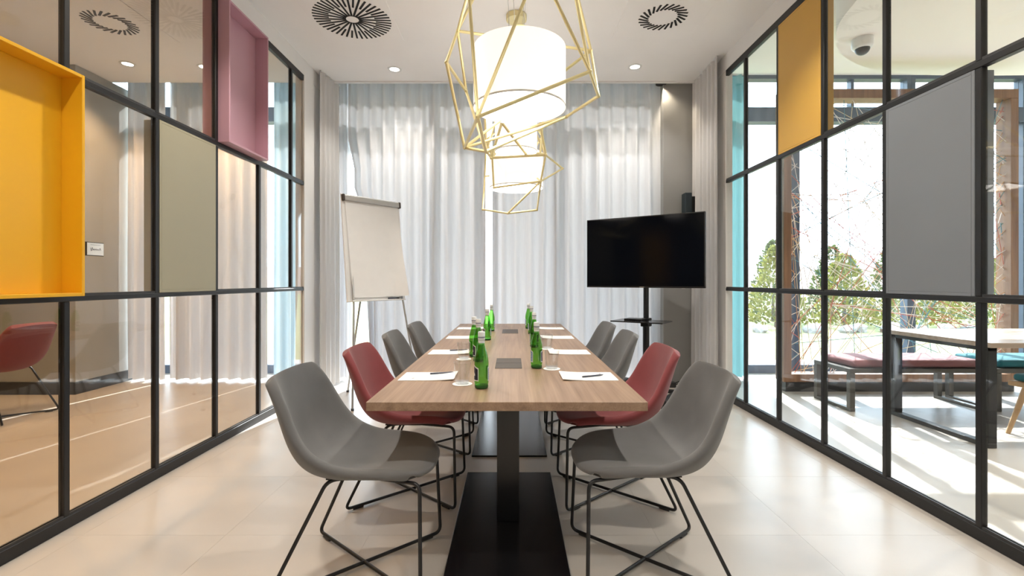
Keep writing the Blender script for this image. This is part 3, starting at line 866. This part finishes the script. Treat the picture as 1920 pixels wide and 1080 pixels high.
for sx in (-1, 1):
    MB().box(-0.03, 0.03, -0.42, 0.42, 0.072, 0.112, Matrix.Translation((sx * 0.33, 0.02, 0)), bev=0.006).build('foot_bar', 'black_steel', st)
    for sy in (-0.37, 0.41):
        cst = MB().tube([(sx * 0.33 - 0.014, sy, 0.031), (sx * 0.33 + 0.014, sy, 0.031)], 0.031, 14).build('caster', 'dark_trim', st, smooth=40)
        MB().box(sx * 0.33 - 0.02, sx * 0.33 + 0.02, sy - 0.018, sy + 0.018, 0.055, 0.073).build('fork', 'black_steel', cst)
MB().box(-0.33, 0.33, 0.09, 0.15, 0.072, 0.105, bev=0.004).build('cross_bar', 'black_steel', st)
rb = thing('media_player', 'flat black box lying on the television stand shelf', 'device', (tvx, tvy, 0.812), TVA)
MB().box(-0.16, 0.02, -0.10, 0.06, 0.0, 0.02, bev=0.003).build('case', 'tv_body', rb)
MB().box(-0.10, -0.04, -0.1012, -0.0995, 0.007, 0.012).build('front_strip', 'tv_screen', rb)

sp = thing('wall_speaker', 'small dark blue box on the grey pier above the television', 'speaker', (2.085, 5.70, 2.0))
MB().box(-0.085, -0.005, -0.14, -0.02, 0.0, 0.245, bev=0.006).build('cabinet', 'speaker_blue', sp)
MB().box(-0.003, 0.085, -0.12, 0.0, 0.02, 0.205, bev=0.004).build('bracket_box', 'tv_body', sp)
MB().box(-0.078, -0.012, -0.1435, -0.139, 0.02, 0.225).build('grille', 'speaker_blue', sp)
MB().box(-0.03, 0.03, -0.03, 0.0, 0.05, 0.18).build('bracket', 'black_steel', sp)
# cable box by the pier foot
cb = thing('socket_box', 'dark plug box with cable on the floor by the grey pier', 'socket', (1.80, 5.52, 0))
MB().box(-0.07, 0.07, -0.04, 0.04, 0.0, 0.06, bev=0.006).build('case', 'dark_trim', cb)
MB().tube(catmull([(0.07, 0, 0.03), (0.15, -0.04, 0.06), (0.20, 0.02, 0.10), (0.17, 0.10, 0.05), (0.1, 0.14, 0.012)], 5), 0.006, 6).build('cable', 'black_steel', cb, smooth=60)

# ------------------------------------------------------------------ flip chart
fa = math.atan2(0.55, 0.44)
fc = thing('flip_chart', 'white flip chart easel with curling paper pad by the left curtain', 'flip chart', (-1.38, 4.925, 0), fa)
lean = Matrix.Translation((0, 0, 1.015)) @ Matrix.Rotation(R(-6), 4, 'X')
w = 0.352
MB().box(-w, w, 0.0, 0.018, 0.0, 1.075, lean, bev=0.004).build('board', 'board_white', fc)
MB().box(-w + 0.005, w - 0.005, -0.030, 0.0, 1.005, 1.06, lean, bev=0.006).build('clamp_bar', 'silver', fc)
for s in (-1, 1):
    MB().box(s * (w - 0.012) - 0.012, s * (w - 0.012) + 0.012, -0.034, 0.0, 1.0, 1.065, lean, bev=0.004).build('clamp_end', 'lid_grey', fc)
m = MB()
rows = []
nn = 12
for q in range(nn + 1):
    tq = q / nn
    row = []
    for k in range(13):
        u = -1 + 2 * k / 12
        curl = 0.10 * max(0, u - 0.45) ** 2 / 0.30 * (tq ** 1.3) + 0.012 * tq
        xw = u * (w - 0.035) - 0.05 * max(0, u - 0.5) * tq + 0.02 * tq
        p = lean @ Vector((xw, -0.006 - curl, 1.01 - tq * 0.97))
        row.append(tuple(p))
    rows.append(row)
m.grid(rows)
m.build('paper_pad', 'paper', fc, smooth=180)
MB().box(-w + 0.03, w - 0.03, -0.05, 0.0, 0.0, 0.012, lean, bev=0.003).build('pen_tray', 'board_white', fc)
for s in (-1, 1):
    a = lean @ Vector((s * 0.26, 0.03, 0.75)); 
    MB().tube([a, (s * 0.30, -0.03, 0.98), (s * 0.40, -0.16, 0.012)], 0.0105, 8).build('leg', 'silver', fc, smooth=40)
    MB().lathe([(0.014, 0.0), (0.014, 0.02)], 10, cx=s * 0.40, cy=-0.16).build('foot', 'dark_trim', fc)
MB().tube([lean @ Vector((0, 0.035, 0.80)), (0, 0.55, 0.012)], 0.0105, 8).build('leg', 'silver', fc, smooth=40)
MB().lathe([(0.014, 0.0), (0.014, 0.02)], 10, cx=0, cy=0.55).build('foot', 'dark_trim', fc)
mk = thing('marker', 'black marker lying on the flip chart tray', 'marker', (0, 0, 0))
pm = fc.matrix_basis
loc = Matrix.Translation(fc.location) @ Matrix.Rotation(fa, 4, 'Z') @ lean @ Vector((0.17, -0.034, 0.0205))
mk.location = loc; mk.rotation_euler = (0, 0, fa)
MB().tube([(-0.065, 0, 0), (0.035, 0, 0)], 0.0085, 10).build('barrel', 'pen_dark', mk, smooth=40)
MB().tube([(0.036, 0, 0), (0.07, 0, 0)], 0.0092, 10).build('cap', 'slot_black', mk, smooth=40)

# ------------------------------------------------------------------ sign on the left glass
sg = thing('wall_sign', 'small white framed sign on the left glass beside the yellow tray', 'sign', (-2.1965, 2.527, 1.39))
yy = 0.054; zz = 0.036
MB().box(-0.006, -0.0005, -yy, yy, -zz, zz, bev=0.001).build('frame', 'dark_trim', sg)
pl = MB().box(-0.0002, 0.0014, -yy + 0.004, yy - 0.004, -zz + 0.004, zz - 0.004).build('plate', 'label_white', sg)
scr = catmull([(0.002, -0.030, 0.006), (0.002, -0.026, -0.010), (0.002, -0.020, 0.008), (0.002, -0.015, -0.006), (0.002, -0.009, 0.002), (0.002, -0.004, -0.006), (0.002, 0.002, 0.002), (0.002, 0.008, -0.006), (0.002, 0.014, 0.001), (0.002, 0.020, -0.006), (0.002, 0.027, 0.006), (0.002, 0.032, -0.005)], 4)
MB().tube(scr, 0.0011, 5).build('script_line', 'ink_grey', pl)
MB().box(0.0014, 0.0018, -0.03, 0.03, 0.021, 0.0225).build('rule_line', 'ink_grey', pl)

# ------------------------------------------------------------------ room beyond the left glass
blk = struct(MB().box(-7.5, -4.70, 5.16, FAC - 0.02, 0.13, CEIL + 0.0, bev=0.004).build('wall_next_room_pier', 'grey_wall'))
MB().box(-7.5, -4.69, 5.145, FAC - 0.03, 0.0, 0.13).build('plinth', 'dark_trim', blk)

# ------------------------------------------------------------------ lobby furniture
lt = thing('lobby_table', 'long pale topped table with black loop legs beyond the right glass', 'table', (3.42, 3.95, 0))
MB().box(0.0, 3.0, -0.52, 0.52, 0.742, 0.778, bev=0.002).build('tabletop', 'lobby_wood', lt)
for x in (0.045, 2.85):
    lf = MB()
    lf.box(x, x + 0.07, -0.45, -0.40, 0.035, 0.735, bev=0.003).box(x, x + 0.07, 0.40, 0.45, 0.035, 0.735, bev=0.003)
    lf.box(x, x + 0.07, -0.45, 0.45, 0.0, 0.035, bev=0.003).box(x, x + 0.07, -0.45, 0.45, 0.707, 0.742, bev=0.003)
    lf.build('loop_leg', 'black_steel', lt)

def bench(label, loc, ln, mat):
    t = thing('bench', label, 'bench', loc, 0, 'cushioned lobby benches')
    dp = 0.54
    for x in (0.0, ln - 0.05):
        MB().box(x, x + 0.05, 0.0, 0.05, 0.03, 0.36, bev=0.003).build('leg', 'bench_steel', t)
        MB().box(x, x + 0.05, dp - 0.05, dp, 0.03, 0.36, bev=0.003).build('leg', 'bench_steel', t)
        MB().box(x, x + 0.05, 0.0, dp, 0.0, 0.03, bev=0.003).build('floor_bar', 'bench_steel', t)
    MB().box(0, ln, 0, dp, 0.36, 0.40, bev=0.003).build('seat_frame', 'bench_steel', t)
    c = MB().box(0.06, ln - 0.02, 0.03, dp - 0.03, 0.401, 0.478, bev=0.032, seg=4).build('cushion', mat, t, smooth=60)
    MB().tube([(0.064, 0.028 + 0.01, 0.44), (ln - 0.024, 0.028 + 0.01, 0.44)], 0.004, 6).build('piping', mat, c)
    return t
bench('lobby bench with a mauve cushion behind the pale table', (3.15, 4.48, 0), 1.30, 'mauve_fabric')
bench('lobby bench with a teal cushion at the right edge', (4.52, 4.48, 0), 1.6, 'teal_fabric')
stl = thing('wooden_stool', 'low teal cushioned stool with splayed oak legs under the lobby table', 'stool', (4.28, 3.66, 0), R(8))
MB().box(-0.27, 0.27, -0.24, 0.24, 0.385, 0.425, bev=0.008, seg=2).build('seat_frame', 'oak', stl)
MB().box(-0.25, 0.27, -0.225, 0.225, 0.426, 0.485, bev=0.026, seg=4).build('cushion', 'teal_fabric', stl, smooth=60)
for sx in (-1, 1):
    for sy in (-1, 1):
        MB().tube([(sx * 0.17, sy * 0.18, 0.386), (sx * 0.28, sy * 0.23, 0.0)], [0.024, 0.015], 10).build('leg', 'oak', stl, smooth=40)

# string art in a wooden frame
FX0, FX1, FY, FZ0, FZ1 = 2.98, 5.56, 5.27, 0.11, 3.33
sa = thing('string_screen', 'tall wooden frame strung with coloured threads in the lobby', 'screen', ((FX0 + FX1) / 2, FY, 0))
ox = (FX0 + FX1) / 2
FD = 0.17
MB().box(FX0 - ox + 0.03, FX1 - ox - 0.03, 0.02, FD, 0.0, FZ0).build('plinth', 'dark_trim', sa)
MB().box(FX0 - ox, FX1 - ox, 0.0, FD, FZ0, FZ0 + 0.085, bev=0.003).build('bottom_rail', 'frame_wood', sa)
MB().box(FX0 - ox, FX1 - ox, 0.0, FD, FZ1 - 0.10, FZ1, bev=0.003).build('top_rail', 'frame_wood', sa)
for x in (FX0 - ox, FX1 - ox - 0.085):
    MB().box(x, x + 0.085, 0.0, FD, FZ0 + 0.085, FZ1 - 0.10, bev=0.003).build('post', 'frame_wood', sa)
ix0, ix1, iz0, iz1 = FX0 - ox + 0.085, FX1 - ox - 0.085, FZ0 + 0.085, FZ1 - 0.10
rnd = random.Random(21)
def rim_pt():
    e = rnd.random()
    if e < 0.3: return (ix0, rnd.uniform(iz0, iz1))
    if e < 0.6: return (ix1, rnd.uniform(iz0, iz1))
    if e < 0.8: return (rnd.uniform(ix0, ix1), iz0)
    return (rnd.uniform(ix0, ix1), iz1)
hubs = [(-0.72, 0.95, 'red'), (0.35, 0.92, 'red'), (0.95, 1.55, 'orange'), (-0.35, 2.1, 'white'), (0.2, 0.62, 'blue'), (0.98, 2.75, 'red'), (-0.9, 1.5, 'white'), (1.0, 0.75, 'red')]
cols = ['white', 'white', 'sand', 'orange', 'white', 'blue', 'red']
def string(p, q, c):
    y0 = rnd.uniform(0.05, 0.12); y1 = rnd.uniform(0.05, 0.12)
    MB().tube([(p[0], y0, p[1]), (q[0], y1, q[1])], 0.0038, 4).build('thread', 'string_' + c, sa)
for hx, hz, c in hubs:
    for k in range(9):
        string((hx + rnd.uniform(-.03, .03), hz + rnd.uniform(-.03, .03)), rim_pt(), c if k % 3 == 0 else rnd.choice(cols))
for i in range(len(hubs)):
    for j in range(i + 1, len(hubs)):
        if rnd.random() < 0.6:
            string(hubs[i][:2], hubs[j][:2], rnd.choice(cols))
for k in range(34):
    p, q = rim_pt(), rim_pt()
    while abs(p[0] - q[0]) < 0.05 or abs(p[1] - q[1]) < 0.02: q = rim_pt()
    string(p, q, rnd.choice(cols))
for side in (ix0, ix1):       # zigzags lacing the posts
    z = iz0 + 0.1
    while z < iz1 - 0.2:
        dz = rnd.uniform(0.12, 0.3); dx = rnd.uniform(0.06, 0.16) * (1 if side == ix0 else -1)
        string((side, z), (side + dx, z + dz * 0.5), rnd.choice(cols)); string((side + dx, z + dz * 0.5), (side, z + dz), rnd.choice(cols))
        z += dz * 0.8

# ------------------------------------------------------------------ outdoors
struct(MB().box(-40, 60, FAC + 0.12, FAC + 1.2, -0.30, -0.02).build('ground_paving', 'paving'))
struct(MB().box(-80, 120, FAC + 1.2, 120, -0.35, -0.06).build('ground_lawn', 'lawn_green'))
rows = []
rnd = random.Random(4)
for k in range(5):
    rows.append([(x, 46 + 9 * k, -0.2 + (0, 2.4, 3.6, 3.9, 3.0)[k] * (1 + 0.22 * math.sin(x * 0.11 + 1) + 0.1 * math.sin(x * 0.31 + k))) for x in range(-60, 121, 3)])
struct(MB().grid(rows).build('ground_hill', 'hill_earth', smooth=180))

def shrub(x, y, h, w, mat, label, seed):
    r = random.Random(seed)
    t = thing('conifer', label, 'tree', (x, y, -0.06), 0, 'conifers along the lawn')
    MB().tube([(0, 0, 0), (0.03, 0.02, h * 0.45)], [0.06, 0.03], 7).build('trunk', 'bark', t)
    m = MB()
    for k in range(1500):
        z = h * (0.04 + 0.96 * r.random() ** 1.15)
        rad = w * (1 - (z / h)) ** 0.62 * (0.55 + 0.5 * r.random())
        a = r.uniform(0, 2 * math.pi)
        c = Vector((rad * math.cos(a), rad * math.sin(a), z))
        L = r.uniform(0.07, 0.16)
        d = Vector((math.cos(a) * 0.7 + r.uniform(-.4, .4), math.sin(a) * 0.7 + r.uniform(-.4, .4), r.uniform(0.2, 1.1))).normalized() * L
        s = d.orthogonal().normalized(); s.rotate(Matrix.Rotation(r.uniform(0, 6.28), 3, d)); s *= L * 0.32
        i = len(m.v)
        m.v += [tuple(c - s * 0.6), tuple(c + d * 0.6 + s), tuple(c + d), tuple(c + d * 0.5 - s)]
        m.f.append((i, i + 1, i + 2, i + 3))
    me = bpy.data.meshes.new('foliage'); me.from_pydata(m.v, [], m.f); me.update(); me.materials.append(M[mat])
    link('foliage', me, t)
    return t
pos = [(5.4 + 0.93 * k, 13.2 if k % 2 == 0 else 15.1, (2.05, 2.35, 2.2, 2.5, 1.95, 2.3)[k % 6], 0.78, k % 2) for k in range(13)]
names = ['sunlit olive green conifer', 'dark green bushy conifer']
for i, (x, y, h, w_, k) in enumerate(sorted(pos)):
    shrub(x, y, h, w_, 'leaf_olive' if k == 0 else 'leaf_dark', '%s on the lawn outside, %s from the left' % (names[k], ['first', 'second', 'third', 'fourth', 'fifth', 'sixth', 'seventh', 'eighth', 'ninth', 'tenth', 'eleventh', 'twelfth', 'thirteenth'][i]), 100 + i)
rnd = random.Random(9)
for k in range(9):
    bm = bmesh.new(); bmesh.ops.create_icosphere(bm, subdivisions=2, radius=rnd.uniform(0.12, 0.26))
    for v in bm.verts:
        v.co *= rnd.uniform(0.8, 1.15); v.co.z *= 0.7
    me = bpy.data.meshes.new('rock'); bm.to_mesh(me); bm.free(); me.materials.append(M['rock'])
    o = link('rock', me, None, (6.3 + k * 0.62 + rnd.uniform(-.2, .2), 11.9 + rnd.uniform(-.12, .12), 0.0))
    tag(o, 'pale garden rock before the conifers outside, %s from the left' % ('first', 'second', 'third', 'fourth', 'fifth', 'sixth', 'seventh', 'eighth', 'ninth')[k], 'rock', 'garden rocks')
